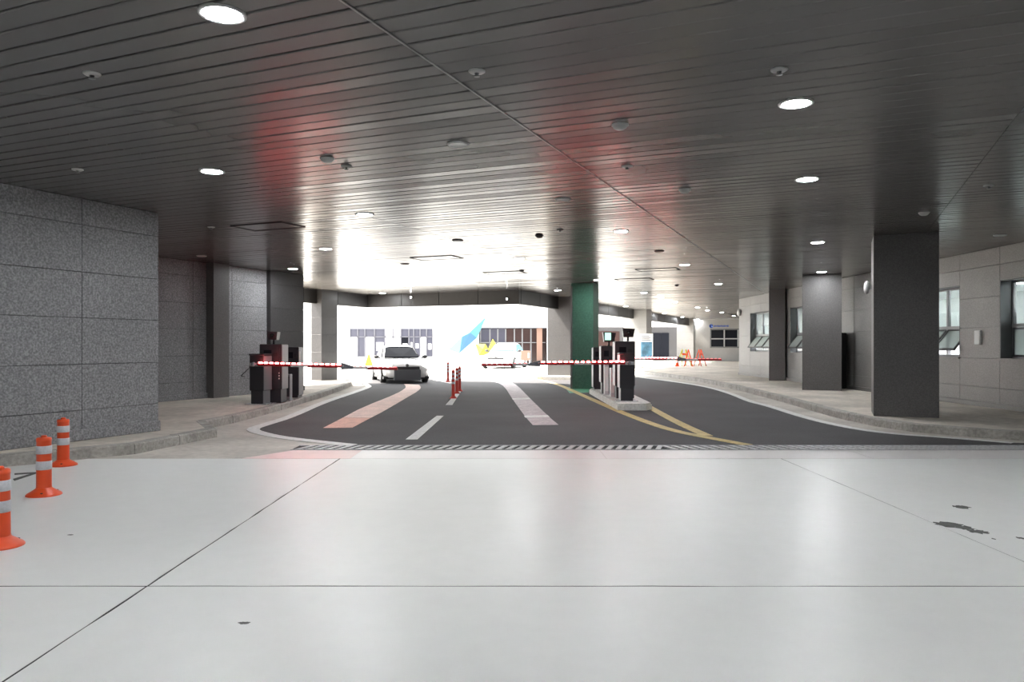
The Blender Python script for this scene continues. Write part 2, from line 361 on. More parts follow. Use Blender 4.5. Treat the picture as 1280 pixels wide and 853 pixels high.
lp1 = [(-8.4, 5.6), (-7.1, 7.9), (-5.75, 9.3), G(150, 571.6)[:2], G(197, 562)[:2], G(271, 546.5)[:2]]
lp2 = [(-5.27, 13.1), (-5.14, 13.9), (-5.1, 15.6), (-5.1, 16.7), (-5.23, 20.9), (-5.5, 25.3), (-5.75, 27.6), (-6.3, 29.2), (-7.6, 30.2)]
swl = struct('sidewalk_left')
l1 = smooth_line(lp1, 1); l2 = smooth_line(lp2, 2); lm = [Vector(lp1[-1]), Vector((-5.27, 13.1))]
kerb_run(swl, l1, 1); kerb_run(swl, lm, 1, step=0.7); kerb_run(swl, l2, 1)
MB().prism([tuple(q) for q in offset(l1, .15)][:-1]+[(-4.80, 11.95), (-5.40, 13.05)]+[tuple(q) for q in offset(l2, .15)][1:]+[(-9.0, 30.5), (-17, 27.5), (-22, 22), (-22, 5.6)], -0.02, KH-.004).build('sidewalk_surface', 'paving', swl)
# ------------------------------------------------------------------ ceiling of metal slats
ceil = struct('ceiling')
UE, VE, UR = -17.6, 25.9, -10.87
def inside(u, v):
    if v < VE: return u > UE-.01
    return u > UR-.01
JU = [UE, -14.97, -10.87, -6.77, -2.67, 1.43, 5.53, 9.63, 13.73, 17.83]
hole = [P(UE, -22), P(UE, VE), P(UR, VE), P(UR, 64), P(17.8, 64), P(17.8, -22)]
MB().prism([(q.x, q.y) for q in hole], CEIL+0.05, CEIL+0.35).build('ceiling_void', 'void', ceil)
cells = []
vv = -16.0
while vv < 62.0:
    for i in range(len(JU)-1):
        u0, u1 = JU[i], JU[i+1]; um = (u0+u1)/2
        if inside(um, vv+.1):
            c = P(um, vv+.1)
            if c.x < 16 and c.x > -19: cells.append((u0, u1, vv, c))
    vv += 0.2
def slat_score(c):
    ctr = c[3]; best = -1
    for u in (c[0], (c[0]+c[1])/2, c[1]):
        q = P(u, c[2]+.1)
        if q.y > 2.0 and abs(q.x/q.y) < 0.69 and (CEIL-H)/q.y < 0.46: best = max(best, 1/q.y)
    return best
cells.sort(key=lambda c: -slat_score(c))
SW = 0.180; SHP = [(-SW/2, .045), (-SW/2, .006), (-SW/2+.006, 0), (SW/2-.006, 0), (SW/2, .006), (SW/2, .045)]
def slat_geo(mb, L, mx, tilt=0.0):
    n = len(SHP); vs = []
    for xx in (-L/2, L/2):
        for yv, z in SHP: vs.append(mx @ Vector((xx, yv, z+yv*tilt)))
    fs = [(k, k+1, n+k+1, n+k) for k in range(n-1)]+[tuple(range(n-1, -1, -1)), tuple(range(n, 2*n))]
    mb.poly(vs, fs)
lib = {}
def slat_mesh(L, t):
    key = (round(L, 2), t)
    if key not in lib:
        mb = MB(); slat_geo(mb, L, Matrix.Identity(4), t); me = mb.mesh('slat'); me.materials.append(M['slat']); lib[key] = me
    return lib[key]
TILT = [-0.020, -0.012, -0.005, 0.0, 0.005, 0.012, 0.020]
rest = MB()
for k, (u0, u1, v0, ctr) in enumerate(cells):
    L = u1-u0-.012; t = random.choice(TILT); z = CEIL+random.uniform(0, .003)
    if k < 290: put('slat', slat_mesh(L, t), ceil, (ctr.x, ctr.y, z), -TH)
    else: slat_geo(rest, L, Matrix.Translation((ctr.x, ctr.y, z)) @ Matrix.Rotation(-TH, 4, 'Z'), t)
ro = rest.build('far_slats', 'slat', ceil); ro['kind'] = 'stuff'
for u in JU[1:-1]:
    v1 = 62 if u >= UR else VE
    c = P(u, (v1-16)/2)
    MB().box(-.009, .009, -(v1+16)/2, (v1+16)/2, -.003, .02).build('joint_strip', 'seam' if abs(u+2.67) < .1 else 'slat', ceil, (c.x, c.y, CEIL+(0 if abs(u+2.67) < .1 else .012)), -TH)
# fascia round the canopy edge, built of panels
fas = struct('trim_1')
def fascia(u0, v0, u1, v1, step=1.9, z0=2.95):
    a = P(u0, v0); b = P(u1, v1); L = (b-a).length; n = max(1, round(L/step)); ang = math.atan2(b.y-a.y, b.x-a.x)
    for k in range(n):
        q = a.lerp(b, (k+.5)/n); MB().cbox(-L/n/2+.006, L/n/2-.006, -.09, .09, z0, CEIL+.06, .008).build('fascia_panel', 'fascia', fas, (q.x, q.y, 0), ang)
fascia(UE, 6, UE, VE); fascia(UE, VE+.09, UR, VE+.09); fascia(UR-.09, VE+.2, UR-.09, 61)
# ------------------------------------------------------------------ stone walls
def stone_wall(name, a, b, zs, step, m, depth=0.035, core=0.35, openings=(), breaks=None, cm='granite_mid', plinth=None):
    """a->b runs with the visible side on its right hand; openings = (t0, t1, z0, z1)"""
    a = Vector((a[0], a[1], 0)); b = Vector((b[0], b[1], 0)); L = (b-a).length; ang = math.atan2(b.y-a.y, b.x-a.x)
    root = struct(name, a, ang)
    ts = breaks or [min(L, k*step) for k in range(int(math.ceil(L/step))+1)]
    ts = sorted(set([0, L]+[t for t in ts if 0 < t < L]))
    zlo, zhi = zs[0], zs[-1]
    # core, split round the openings
    if not openings: MB().box(0, L, -.012, core, zlo, zhi).build('wall_core', cm, root)
    else:
        op = sorted(openings); t = 0; mb = MB()
        for t0, t1, z0, z1 in op:
            mb.box(t, t0, .002, core, zlo, zhi); mb.box(t0, t1, .002, core, zlo, z0); mb.box(t0, t1, .002, core, z1, zhi); t = t1
        mb.box(t, L, .002, core, zlo, zhi); mb.build('wall_core', cm, root)
    for i in range(len(ts)-1):
        t0, t1 = ts[i], ts[i+1]; tm = (t0+t1)/2; op = [o for o in openings if o[0] < tm < o[1]]
        spans = []
        for j in range(len(zs)-1):
            z0, z1 = zs[j], zs[j+1]
            if op:
                o = op[0]
                if z0 >= o[2]-.01 and z1 <= o[3]+.01: continue
                if z0 < o[3] < z1 and z0 >= o[2]-.01: z0 = o[3]
            spans.append((z0, z1))
        for z0, z1 in spans:
            e = random.uniform(0, .002)
            MB().cbox(t0+.0035, t1-.0035, -depth-e, 0, z0+.0035, z1-.0035, .003).build('stone_panel', m, root)
    if plinth: MB().cbox(0, L, -depth-.05, 0, zlo, plinth, .01).build('plinth', m, root)
    return root
ZS = [KH-.004, .55, 1.18, 1.82, 2.45, 3.10, CEIL]
# near left block, its face lies along U = -9.6
a = P(-9.6, 8.54); b = P(-9.6, 8.54-1.28*14)
stone_wall('wall_left', b, a, ZS, 1.28, 'granite', plinth=.29, core=.6)
wr = struct('wall_left_end', P(-12.3, 8.52), -TH); MB().box(-2.0, 2.08, -.55, 0.0, KH-.004, CEIL).build('wall_core', 'granite', wr)
# recess wall behind it, U = -14.35
stone_wall('wall_recess', P(-14.35, 8.67), P(-14.35, 16.35), ZS, 1.28, 'granite', plinth=.27)
stone_wall('wall_recess_end', P(-14.22, 16.36), P(-14.22, 17.75), ZS, 1.4, 'granite_mid', plinth=.27, core=.8)  # darker stone puts the shading of this end section into its colour
# right wall along X = 10 with deep windows
Y1, Y0 = 33.45, -12.0
win = [(12.87, 15.57), (16.96, 19.66), (24.6, 27.3), (29.2, 31.9)]
WZ0, WZ1 = 1.16, 2.77
brk = [33.45, 31.9, 30.55, 29.2, 28.25, 27.3, 25.95, 24.6, 23.4, 22.2, 21.05, 19.66, 18.31, 16.96, 15.57, 14.22, 12.87, 11.4, 9.7, 8.0, 6.6, 5.2, 3.8, 2.4, 1.0, -12]
ZR = [KH-.004, .55, 1.16, 1.81, 2.45, 3.10, CEIL]
stone_wall('wall_right', (10.03, Y1), (10.03, Y0), ZR, 1.4, 'granite_pale', breaks=[Y1-q for q in brk], openings=[(Y1-q[1], Y1-q[0], WZ0, WZ1) for q in win], core=.30, cm='granite_pale', plinth=.24)
rw_ = struct('wall_rear_added'); MB().box(-22, 12.4, -12.4, -12.0, -.02, CEIL).build('wall_core', 'granite_pale', rw_)  # unseen rear wall, added to shut out sky light from behind
# the return of the right wall and the far wall
rr_ = struct('wall_return'); MB().box(10.0, 24, 33.16, 33.47, KH-.004, CEIL).build('wall_core', 'granite_pale', rr_)
# ------------------------------------------------------------------ windows of the right wall
room = struct('wall_office')
MB().box(14.6, 14.8, 9, 33.1, 0, 3.2).build('office_back', 'room', room)
MB().box(10.36, 14.8, 9, 33.1, 2.98, 3.1).build('office_ceiling', 'room', room)
MB().box(10.36, 14.8, 9, 33.1, 0.02, 0.12).build('office_floor', 'room', room)
MB().box(10.36, 14.8, 8.8, 9, 0.02, 3.1).build('office_end', 'room', room)
for yy in (13.0, 14.6, 17.2, 18.7, 25.2, 26.6, 29.8, 31.2):
    pnl = thing('office_light', 'lit white ceiling panel inside the office %s' % {13.0: 'behind the rightmost window, near bay', 14.6: 'behind the rightmost window, far bay', 17.2: 'behind the window beside the white wall box', 18.7: 'behind the window hidden by the big right column', 25.2: 'behind the near bay of the third window', 26.6: 'behind the far bay of the third window', 29.8: 'behind the near bay of the farthest window', 31.2: 'behind the far bay of the farthest window'}[yy], 'light', (12.2, yy, 2.975))
    MB().box(-.95, .95, -.18, .18, -.02, 0.004).build('diffuser', 'room_light', pnl); MB().box(-.98, .98, -.21, .21, -.012, 0.004).build('frame', 'white', pnl)
for k, (y0, y1) in enumerate(win):
    wn = struct('window_%d' % (k+1), (10.03, 0, 0))
    fx0, fx1 = .20, .27
    mb = MB(); mb.box(fx0, fx1, y0, y1, WZ0, WZ0+.06); mb.box(fx0, fx1, y0, y1, WZ1-.06, WZ1); mb.box(fx0, fx1, y0, y0+.06, WZ0, WZ1); mb.box(fx0, fx1, y1-.06, y1, WZ0, WZ1)
    mb.build('window_frame', 'frame_pale', wn)
    zt = WZ0+.68
    MB().box(fx0-.005, fx1, y0, y1, zt-.035, zt+.035).build('transom', 'frame_pale', wn)
    nb = 3; bw = (y1-y0)/nb
    for i in range(1, nb): MB().box(fx0-.004, fx1, y0+bw*i-.03, y0+bw*i+.03, WZ0, WZ1).build('mullion', 'frame_pale', wn)
    MB().box(-.07, fx1, y0+.002, y1-.002, WZ0-.03, WZ0+.008).build('window_sill', 'granite_pale', wn)
    mb = MB(); mb.box(-.035, fx0, y0, y0+.02, WZ0, WZ1); mb.box(-.035, fx0, y1-.02, y1, WZ0, WZ1); mb.box(-.035, fx0, y0, y1, WZ1-.02, WZ1); mb.build('reveal_lining', 'frame', wn)
    for i in range(nb):
        ya, yb = y0+bw*i+.03, y0+bw*(i+1)-.03
        MB().box(fx0+.03, fx0+.038, ya, yb, zt+.03, WZ1-.05).build('pane', 'glass', wn)
        MB().box(fx0+.25, fx0+.26, ya, yb, zt-.2, WZ1-.55).build('roller_blind', 'blind', wn)
        # the lower sash is an awning pushed open
        is_open = not (k == 0)
        an = math.radians(38 if is_open else 0)
        mx = Matrix.Translation((fx0+.02, 0, zt-.04)) @ Matrix.Rotation(an, 4, 'Y')
        hgt = .60
        mb = MB(); mb.box(-.02, .02, ya, ya+.045, -hgt, 0, mx); mb.box(-.02, .02, yb-.045, yb, -hgt, 0, mx); mb.box(-.02, .02, ya, yb, -.045, 0, mx); mb.box(-.02, .02, ya, yb, -hgt, -hgt+.045, mx)
        so = mb.build('awning_sash', 'frame', wn)
        MB().box(-.005, .005, ya+.045, yb-.045, -hgt+.045, -.045, mx).build('pane', 'awning', so)
# ------------------------------------------------------------------ columns
def column(label, corner, wu, wv, m, z0=KH-.004, guard=None, rows=(.55, 1.18, 1.82, 2.45, 3.10), groove=.004, plinth=True):
    """corner = its left front corner; wu along the slats, wv away from the camera"""
    t = thing('column', label, 'column', (corner[0], corner[1], z0), -TH)
    MB().box(.01, wu-.01, .01, wv-.01, 0, CEIL-z0).build('core', 'joint', t)
    zs = [0]+[r-z0 for r in rows]+[CEIL-z0]
    for i in range(len(zs)-1): MB().cbox(0, wu, 0, wv, zs[i]+(groove/2 if i else 0), zs[i+1]-groove/2, .004).build('cladding_panel', m, t)
    if guard: MB().box(-.012, .05, -.012, .05, 0, CEIL-z0-.1).build('corner_guard', guard, t)
    return t
column('big dark granite column at right in front of the office windows', (6.66, 14.0), 1.06, 1.05, 'granite_dark', rows=())
column('dark granite column standing behind the big right column', (8.40, 22.0), 1.05, 1.0, 'granite_dark', rows=())
column('slim dark granite column between the two far office windows', (9.38, 27.75), .56, .8, 'granite_dark', rows=())
column('green painted column behind the ticket machines on the island', (1.93, 24.9), .76, .6, 'green', z0=0.004, guard='seam', rows=())
q = G(402, 476, KH) - UX*.47
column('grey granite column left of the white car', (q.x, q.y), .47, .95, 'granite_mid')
q = P(-14.31, 14.2); column('narrow dark pilaster on the left recess wall', (q.x, q.y), .24, .52, 'granite_dark', rows=())
q = A(684, 32.2); q2 = P(-11.3, 30.2)
column('dark column on the low plinth behind the green column', (1.50, 32.2), 1.25, 1.1, 'granite_dark', z0=0.15)
pl = struct('island_plinth', (1.50, 32.2, 0), -TH); MB().cbox(-.15, 2.1, -.9, 2.0, -.02, .15, .02).build('plinth_slab', 'kerb', pl)
column('grey column with the white poster stand beside it', (6.45, 44.0), 1.35, 1.35, 'granite_pale', z0=-.02)
column('pale column at the far end left of the long far window', (13.05, 60.2), 1.3, 1.0, 'granite_pale', z0=-.02)
# black locker by the right wall
lk = thing('black_locker', 'tall narrow black locker against the right wall behind the dark column', 'locker', (9.93, 22.85, KH-.004))
MB().cbox(-.20, 0, -.30, .25, .03, 1.66, .01).build('body', 'black', lk); MB().box(-.18, -.02, -.28, .23, 0, .03).build('base', 'black', lk); MB().box(-.21, -.20, -.27, .22, .08, 1.62).build('door', 'machine', lk)
# speaker on column, white box on wall
sp = thing('wall_speaker', 'white oval loudspeaker mounted on the side of the big right column', 'speaker', (7.005, 14.83, 2.57), -TH)
MB().box(-.045, 0.004, -.04, .04, -.05, .05).build('bracket', 'plastic', sp)
MB().lathe([(.02, -.03), (.10, -.02), (.135, .02), (.12, .055), (.06, .08)], 20, Matrix.Translation((-.05, 0, 0)) @ Matrix.Rotation(-math.pi/2, 4, 'Y') @ Matrix.Scale(1.0, 4)).build('shell', 'plastic', sp)
bx = thing('wall_box', 'small white box on the stone wall between two office windows', 'box', (9.99, 16.25, 1.60))
MB().cbox(-.05, 0, -.10, .10, -.15, .15, .008).build('body', 'white', bx); MB().box(-.056, -.05, -.085, .085, -.135, .135).build('cover', 'white', bx)
sp2 = thing('wall_speaker', 'white oval loudspeaker at the far corner of the right wall', 'speaker', (9.99, 33.25, 2.85))
MB().lathe([(.05, 0), (.16, .03), (.15, .10), (.05, .14)], 18, Matrix.Rotation(-math.pi/2, 4, 'Y')).build('shell', 'plastic', sp2); MB().box(-.01, .0, -.05, .05, -.06, .06).build('bracket', 'plastic', sp2)

# ------------------------------------------------------------------ far wall with the long window
fw = struct('wall_back', P(-10.4, 61.7), -TH)
def fbox(name, m, x0, x1, y0, y1, z0, z1, par=fw): return MB().box(x0, x1, y0, y1, z0, z1).build(name, m, par)
q0 = 0.0
wx0, wx1, wz0, wz1 = 1.0, 9.4, 1.25, 2.65
fbox('wall_core', 'granite_pale', -.5, 16, .04, .4, -.02, wz0); fbox('wall_core', 'granite_pale', -.5, 16, .04, .4, wz1, CEIL)
fbox('wall_core', 'granite_pale', -.5, wx0, .04, .4, wz0, wz1); fbox('wall_core', 'granite_pale', wx1, 16, .04, .4, wz0, wz1)
fw2 = struct('window_5', P(-10.4, 61.7), -TH)
for i in range(8):
    xa = wx0+(wx1-wx0)*i/8*1.0; xb = wx0+(wx1-wx0)*(i+1)/8
    for za, zb in ((wz0, wz0+.66), (wz0+.66, wz1)): MB().box(xa+.04, xb-.04, .16, .18, za+.04, zb-.04).build('pane', 'glass_dark', fw2)
    MB().box(xb-.04, xb+.04, .05, .2, wz0, wz1).build('mullion', 'frame_pale', fw2)
MB().box(wx0, wx1, .05, .2, wz0+.62, wz0+.70).build('transom', 'frame_pale', fw2)
mb = MB(); mb.box(wx0-.04, wx1+.04, .02, .2, wz0-.06, wz0+.04); mb.box(wx0-.04, wx1+.04, .02, .2, wz1-.04, wz1+.06); mb.box(wx0-.04, wx0+.04, .02, .2, wz0, wz1); mb.build('window_frame', 'frame', fw2)
sg = thing('wall_sign', 'small blue lettered sign with round emblem above the long far window', 'sign', P(-9.35, 61.72, 2.92), -TH)
MB().lathe([(.16, 0), (.16, .03), (.10, .03), (.10, 0)], 18, Matrix.Rotation(math.pi/2, 4, 'X')).build('emblem', 'signblue', sg)
for i in range(9): MB().box(.24+i*.125, .24+i*.125+.095, -.03, 0, -.07+.02*(i % 3 == 1), .07-.025*(i % 2)).build('letter', 'signblue', sg)
# ------------------------------------------------------------------ downlights and other ceiling fittings
def downlight(label, u, v, group=None, zz=CEIL, r=.108, s=1.0):
    q = P(u, v); t = thing('ceiling_downlight', label, 'downlight', (q.x, q.y, zz-.004), 0, group)
    put('lens', LENS, t); put('trim_ring', RING, t); return t
lb = MB(); lb.lathe([(.120, 0), (.117, -.003), (.095, -.007), (.05, -.010), (.005, -.011)], 24); LENS = lb.mesh('lens'); LENS.materials.append(M['lamp'])
rb = MB(); rb.lathe([(.121, .01), (.142, .01), (.142, -.004), (.128, -.008), (.121, -.004)], 24); RING = rb.mesh('trim_ring'); RING.materials.append(M['plastic'])
DL = [(278,17,'large lit downlight at the top left edge of the picture'), (265,214,'lit downlight above the corner of the near left wall'), (456,268,'lit downlight in the dark strip left of the ceiling centre'),
      (407,311,'lit downlight above the left granite column, second from the recess wall'), (366,336,'lit downlight close to the end of the left recess wall'), (995,129,'large lit downlight at upper right of the picture'),
      (1009,224,'lit downlight below the large upper right one'), (1022,303,'lit downlight just left of the big right column top'), (1027,340,'lit downlight right in front of the second right column'),
      (776,289,'lit downlight up and right of the green column'), (649,323,'lit downlight left of the green column near the canopy edge'), (747,350,'lit downlight touching the top right of the green column'),
      (856,331,'lit downlight between the green column and the right columns'), (898,355,'lit downlight near the top of the far office windows')]
FAR = [(805,366,'far downlight right above the island machines, left of the closest far pair'),(826,372.5,'far downlight of the middle row, just right of the one above the machines'),(844,377.5,'far downlight of the middle row nearest the pale far column'),(782,383,'small far downlight over the grey column right of the green one'),
       (830,392,'small far downlight above the far doorway'),(872,384.5,'far downlight above the blue lettered sign, left of a close pair'),(884,388,'far downlight above the long far window, right of a close pair'),(902,390.5,'far downlight over the middle of the long far window'),(917,395,'far downlight next to the speaker at the wall corner'),
       (853,396.5,'tiny far downlight beside the top of the pale far column'),(872,399.5,'tiny farthest downlight close above the blue lettered sign'),(697,363,'downlight at the canopy edge left of the green column'),(478,366.5,'small downlight near the canopy edge above the white car')]
for px, py, lab in DL: d = F*(CEIL-H)/(HY-py); c = Vector(((px-640)*d/F, d, 0)); downlight(lab, c.dot(UX), c.dot(VX))
for px, py, lab in FAR:
    d = F*(CEIL-H)/(HY-py); c = Vector(((px-640)*d/F, d, 0)); downlight(lab, c.dot(UX), c.dot(VX), 'downlights deep in the hall')
for u, v in [(-.38, .4), (-6.7, .4), (-3.5, -2.8), (2.8, 3.6), (2.8, -2.8), (-9.87, -2.8), (-.38, -6), (-6.7, -6), (5.95, .4), (5.95, -6), (-3.5, -9.2), (2.8, -9.2), (-13, -6)]:  # unseen lamps added for light, continuing the lamp grid
    downlight('unseen downlight, added for its light, overhead and behind the viewpoint', u, v, 'added downlights behind the viewpoint')
for px, py, lab in [(514,372,'small round light on the dark fascia above the car'), (634,374,'small round light on the dark fascia near its right bend')]:
    tx = (px-640)/F; dd = 25.9/(tx*VX.x+VX.y)-.02; t = thing('fascia_light', lab, 'light', (tx*dd, dd, H+(HY-py)*dd/F), -TH)
    MB().lathe([(.045, 0), (.045, .03), (.035, .035)], 16, Matrix.Rotation(math.pi/2, 4, 'X')).build('housing', 'plastic', t)
    MB().lathe([(.034, .034), (.03, .038), (.015, .04)], 16, Matrix.Rotation(math.pi/2, 4, 'X')).build('lens', 'fascia_lamp', t)
def at_ceil(px, py): d = F*(CEIL-H)/(HY-py); return Vector(((px-640)*d/F, d, CEIL-.001))
def sprinkler(px, py, lab):
    t = thing('sprinkler', lab, 'sprinkler', at_ceil(px, py)); MB().lathe([(.02, .004), (.062, .004), (.062, -.004), (.05, -.012), (.022, -.014)], 20).build('escutcheon', 'plastic', t)
    MB().lathe([(.018, -.012), (.014, -.03), (.024, -.034), (.024, -.038)], 12).build('nozzle', 'frame', t)
for px, py, lab in [(115,92,'white ring sprinkler at upper left of the ceiling'), (596,89,'white ring sprinkler by the long ceiling joint'), (974,87,'white ring sprinkler above the large upper right lamp'), (97,212,'small sprinkler above the near left wall'),
    (433,208,'small sprinkler right of the round detector in the red glow'), (784,208,'small sprinkler below the round detector right of the long joint'), (1236,232,'small sprinkler at far right of the ceiling'), (264,284,'small sprinkler by the left recess'), (700,287,'dark little sprinkler left of the green column reflection')]: sprinkler(px, py, lab)
def detector(px, py, lab, m='plastic', r=.07):
    t = thing('smoke_detector', lab, 'detector', at_ceil(px, py)); MB().lathe([(r, .004), (r, -.012), (r*.85, -.03), (r*.55, -.042), (.005, -.045)], 22).build('cover', m, t)
    MB().lathe([(r*1.12, .004), (r*1.12, -.008), (r, -.010)], 22).build('base', m, t)
for px, py, lab in [(775,156,'white round smoke detector right of the long ceiling joint'), (409,198,'pale round smoke detector left of the long joint'), (856,237,'round smoke detector near the red reflection at right'), (1155,266,'round smoke detector above the big right column'), (674,294.5,'dark round smoke detector left of the green column'), (652,338,'dark little detector by the access hatch'), (846,356.5,'dark little detector deep in the hall')]: detector(px, py, lab, 'plastic' if py < 270 else 'frame')
def speaker(px, py, lab, m='plastic', r=.105):
    t = thing('ceiling_speaker', lab, 'speaker', at_ceil(px, py)); MB().lathe([(r, .004), (r, -.008), (r*.88, -.016), (r*.84, -.012), (.005, -.014)], 24).build('grille', m, t); MB().lathe([(r*1.05, .004), (r*1.05, -.006), (r, -.007)], 24).build('rim', m, t)
for px, py, lab, m in [(573,180,'white round ceiling speaker near the middle of the ceiling','plastic'), (704,249,'white flat round speaker above the green column','plastic'), (572,300.5,'dark round speaker in the bright far ceiling','frame'), (824,314,'dark round fitting right of the green column','frame'), (506,330,'small dark round fitting above the car','frame'), (1250,294,'flat round speaker at the far right above the wall','plastic'), (252,320,'flat round speaker above the left recess wall','plastic')]: speaker(px, py, lab, m)
def hatch(px, py, lab, lx=1.1, ly=.6):
    q = at_ceil(px, py); t = thing('access_hatch', lab, 'hatch', q, -TH)
    MB().box(-lx/2+.03, lx/2-.03, -ly/2+.03, ly/2-.03, -.004, .004).build('hatch_panel', 'slat', t)
    mb = MB(); mb.box(-lx/2, lx/2, -ly/2, -ly/2+.03, -.010, .004); mb.box(-lx/2, lx/2, ly/2-.03, ly/2, -.010, .004); mb.box(-lx/2, -lx/2+.03, -ly/2, ly/2, -.010, .004); mb.box(lx/2-.03, lx/2, -ly/2, ly/2, -.010, .004); mb.build('hatch_frame', 'void', t)
for px, py, lab in [(546,322.5,'square access hatch in the bright ceiling above the car'), (631,341,'access hatch in front of the canopy edge'), (822,337,'access hatch between the green column and right lamps'), (793,349.5,'access hatch deep in the hall right of the green column'), (335,283,'faint access hatch above the left recess')]: hatch(px, py, lab)

# ------------------------------------------------------------------ delineator posts
def post(label, loc, h, r, base, bands, m, bandm, group, z=0.0, rz=0):
    t = thing('delineator_post', label, 'delineator', (loc.x, loc.y, z), rz, group)
    MB().lathe([(base, 0), (base, .008), (base*.93, .02), (r*1.45, .05), (r*1.1, .066), (r*1.02, .075)], 28).build('base', m, t)
    MB().lathe([(r*1.05, .05), (r, .09), (r*.96, h*.9), (r*1.0, h*.905), (r*.98, h*.955), (r*.8, h*.965)], 24).build('tube', m, t)
    MB().lathe([(r*.42, h*.955), (r*.42, h*.985), (r*.3, h), (r*.05, h)], 16).build('cap_knob', m, t)
    for z0, z1 in bands: MB().lathe([(r*.99, z0*h), (r*1.035, z0*h+.003), (r*1.03, z1*h-.003), (r*.98, z1*h)], 24).build('reflective_band', bandm, t)
    for k in range(3):
        a = 2.1*k+.9; MB().lathe([(.014, .0), (.014, .012), (.006, .015)], 8, Matrix.Translation((base*.74*math.cos(a), base*.74*math.sin(a), .024))).build('anchor_bolt', 'black', t)
    return t
BB = [(.43, .575), (.695, .83)]
for px, py, lab in [(0, 683, 'orange post with two white bands at the left picture edge, nearest'), (55, 619, 'orange post with two white bands, middle of the three at left'), (79, 582, 'orange post with two white bands nearest the left wall, farthest of three')]:
    post(lab, G(px, py), .575, .066, .155, BB, 'orange', 'reflect', 'orange delineators at the left')
B3 = [(.50, .57), (.66, .73), (.80, .87)]
for px, py, lab in [(560, 478, 'red post on the road nearest the car, standing apart behind three others'), (566.5, 498.5, 'red road post in front, nearest of the cluster'), (571, 492.5, 'red road post in the middle of the cluster of three'), (574.5, 489.5, 'red road post rightmost of the cluster')]:
    post(lab, G(px, py), .78, .045, .10, B3, 'red_post', 'reflect', 'red delineators on the road', z=.004)

# ------------------------------------------------------------------ barrier gates
def arm(parent, d, L1, gap, L2, z, tilt=0.0, lit=True):
    """arm along local x in direction d"""
    n = 7
    def bar(x0, x1, k0, zz, bright):
        m = max(1, round((x1-x0)/.36)); st = (x1-x0)/m
        for k in range(m):
            a, b = x0+st*k, x0+st*(k+1); xa, xb = sorted((d*a, d*b))
            MB().cbox(xa, xb, -.025, .025, zz-.035-tilt*(a+b)/2, zz+.018-tilt*(a+b)/2, .006).build('reflective_band', 'arm_red' if (k+k0) % 3 else 'arm_white', parent)
            for j in range(3):
                c = a+st*(1/6+j/3); cx = d*c
                MB().cbox(cx-.04, cx+.04, -.02, .02, zz+.018-tilt*c, zz+(.052 if bright else .036)-tilt*c, .008).build('led_lamp', 'led' if bright else 'led_dim', parent)
    bar(.0, L1, 1, z, True)
    xa, xb = sorted((d*L1, d*(L1+gap))); hz = z-tilt*L1
    xi, xo = d*L1, d*(L1+gap); MB().poly([(xi, -.04, hz-.07), (xo, -.04, hz-.06), (xo, -.04, hz+.0), (xi, -.04, hz+.075), (xi, .04, hz-.07), (xo, .04, hz-.06), (xo, .04, hz+.0), (xi, .04, hz+.075)], [(0,1,2,3),(7,6,5,4),(0,4,5,1),(1,5,6,2),(2,6,7,3),(3,7,4,0)]).build('fold_hinge', 'joint_grey', parent)
    xm = d*(L1+.05); MB().lathe([(.022, 0), (.022, .012), (.012, .014)], 10, Matrix.Translation((xm, -.04, hz+.01)) @ Matrix.Rotation(math.pi/2, 4, 'X')).build('hinge_pin', 'steel', parent)
    bar(L1+gap, L1+gap+L2, 0, z-.02, False)
def gate(label, loc, rz, d, L1, gap, L2, azt=.88, tilt=0.0, side='machine_side', stay=True):
    t = thing('barrier_gate', label, 'barrier', loc, rz)
    MB().cbox(-.165, .165, -.19, .19, .30, 1.09, .012).build('cabinet', 'machine', t)
    MB().cbox(-.14, .14, -.17, .17, .0, .31, .008).build('foot', 'machine', t)
    MB().cbox(-.18, .18, -.205, .205, 1.07, 1.11, .012).build('lid', 'machine', t)
    s = d; xa, xb = sorted((s*.165, s*.172)); MB().box(xa, xb, -.185, .185, .31, 1.06).build('side_panel', side, t)
    xa, xb = sorted((s*.14, s*.146)); MB().box(xa, xb, -.16, .16, .02, .30).build('foot_side', side, t)
    MB().box(-.17, .17, -.215, -.19, azt-.045, azt+.035).build('arm_clamp', 'steel', t)
    MB().lathe([(.05, 0), (.05, .03), (.03, .035)], 14, Matrix.Translation((-d*.05, -.215, azt)) @ Matrix.Rotation(math.pi/2, 4, 'X')).build('pivot_hub', 'joint_grey', t)
    MB().box(-.25, .25, -.24, .24, .0, .014).build('base_plate', 'steel', t)
    a = bpy.data.objects.new('barrier_arm', None); C.objects.link(a); a.parent = t; a.location = (d*.05, -.23, 0)
    arm(a, d, L1, gap, L2, azt, tilt)
    if stay:
        MB().tube((-d*.17, -.1, 1.0), (-d*.20, -.12, .80), .008).tube((-d*.20, -.12, .80), (-d*.40, -.12, .62), .010).tube((-d*.40, -.12, .62), (-d*.30, -.12, .60), .008).build('stay_rod', 'frame', t)
    return t
q = G(322, 506, KH); gate('black barrier gate with lit red arm on the left sidewalk', (q.x, q.y+.2, KH), math.radians(-9), 1, 1.92, .26, .98, tilt=.018, side='machine_grey')
ISL = .15
q = G(784, 502, ISL); gate('black barrier gate at the front end of the concrete island, arm to left', (q.x, q.y+.2, ISL), 0.0, -1, 1.94, .28, 1.06, tilt=.006, stay=False)
gate('barrier gate for the right lane, its cabinet hidden behind the machines', (3.16, 24.2, .004), math.radians(-2), 1, 2.0, .26, 1.12, azt=1.0, stay=False)
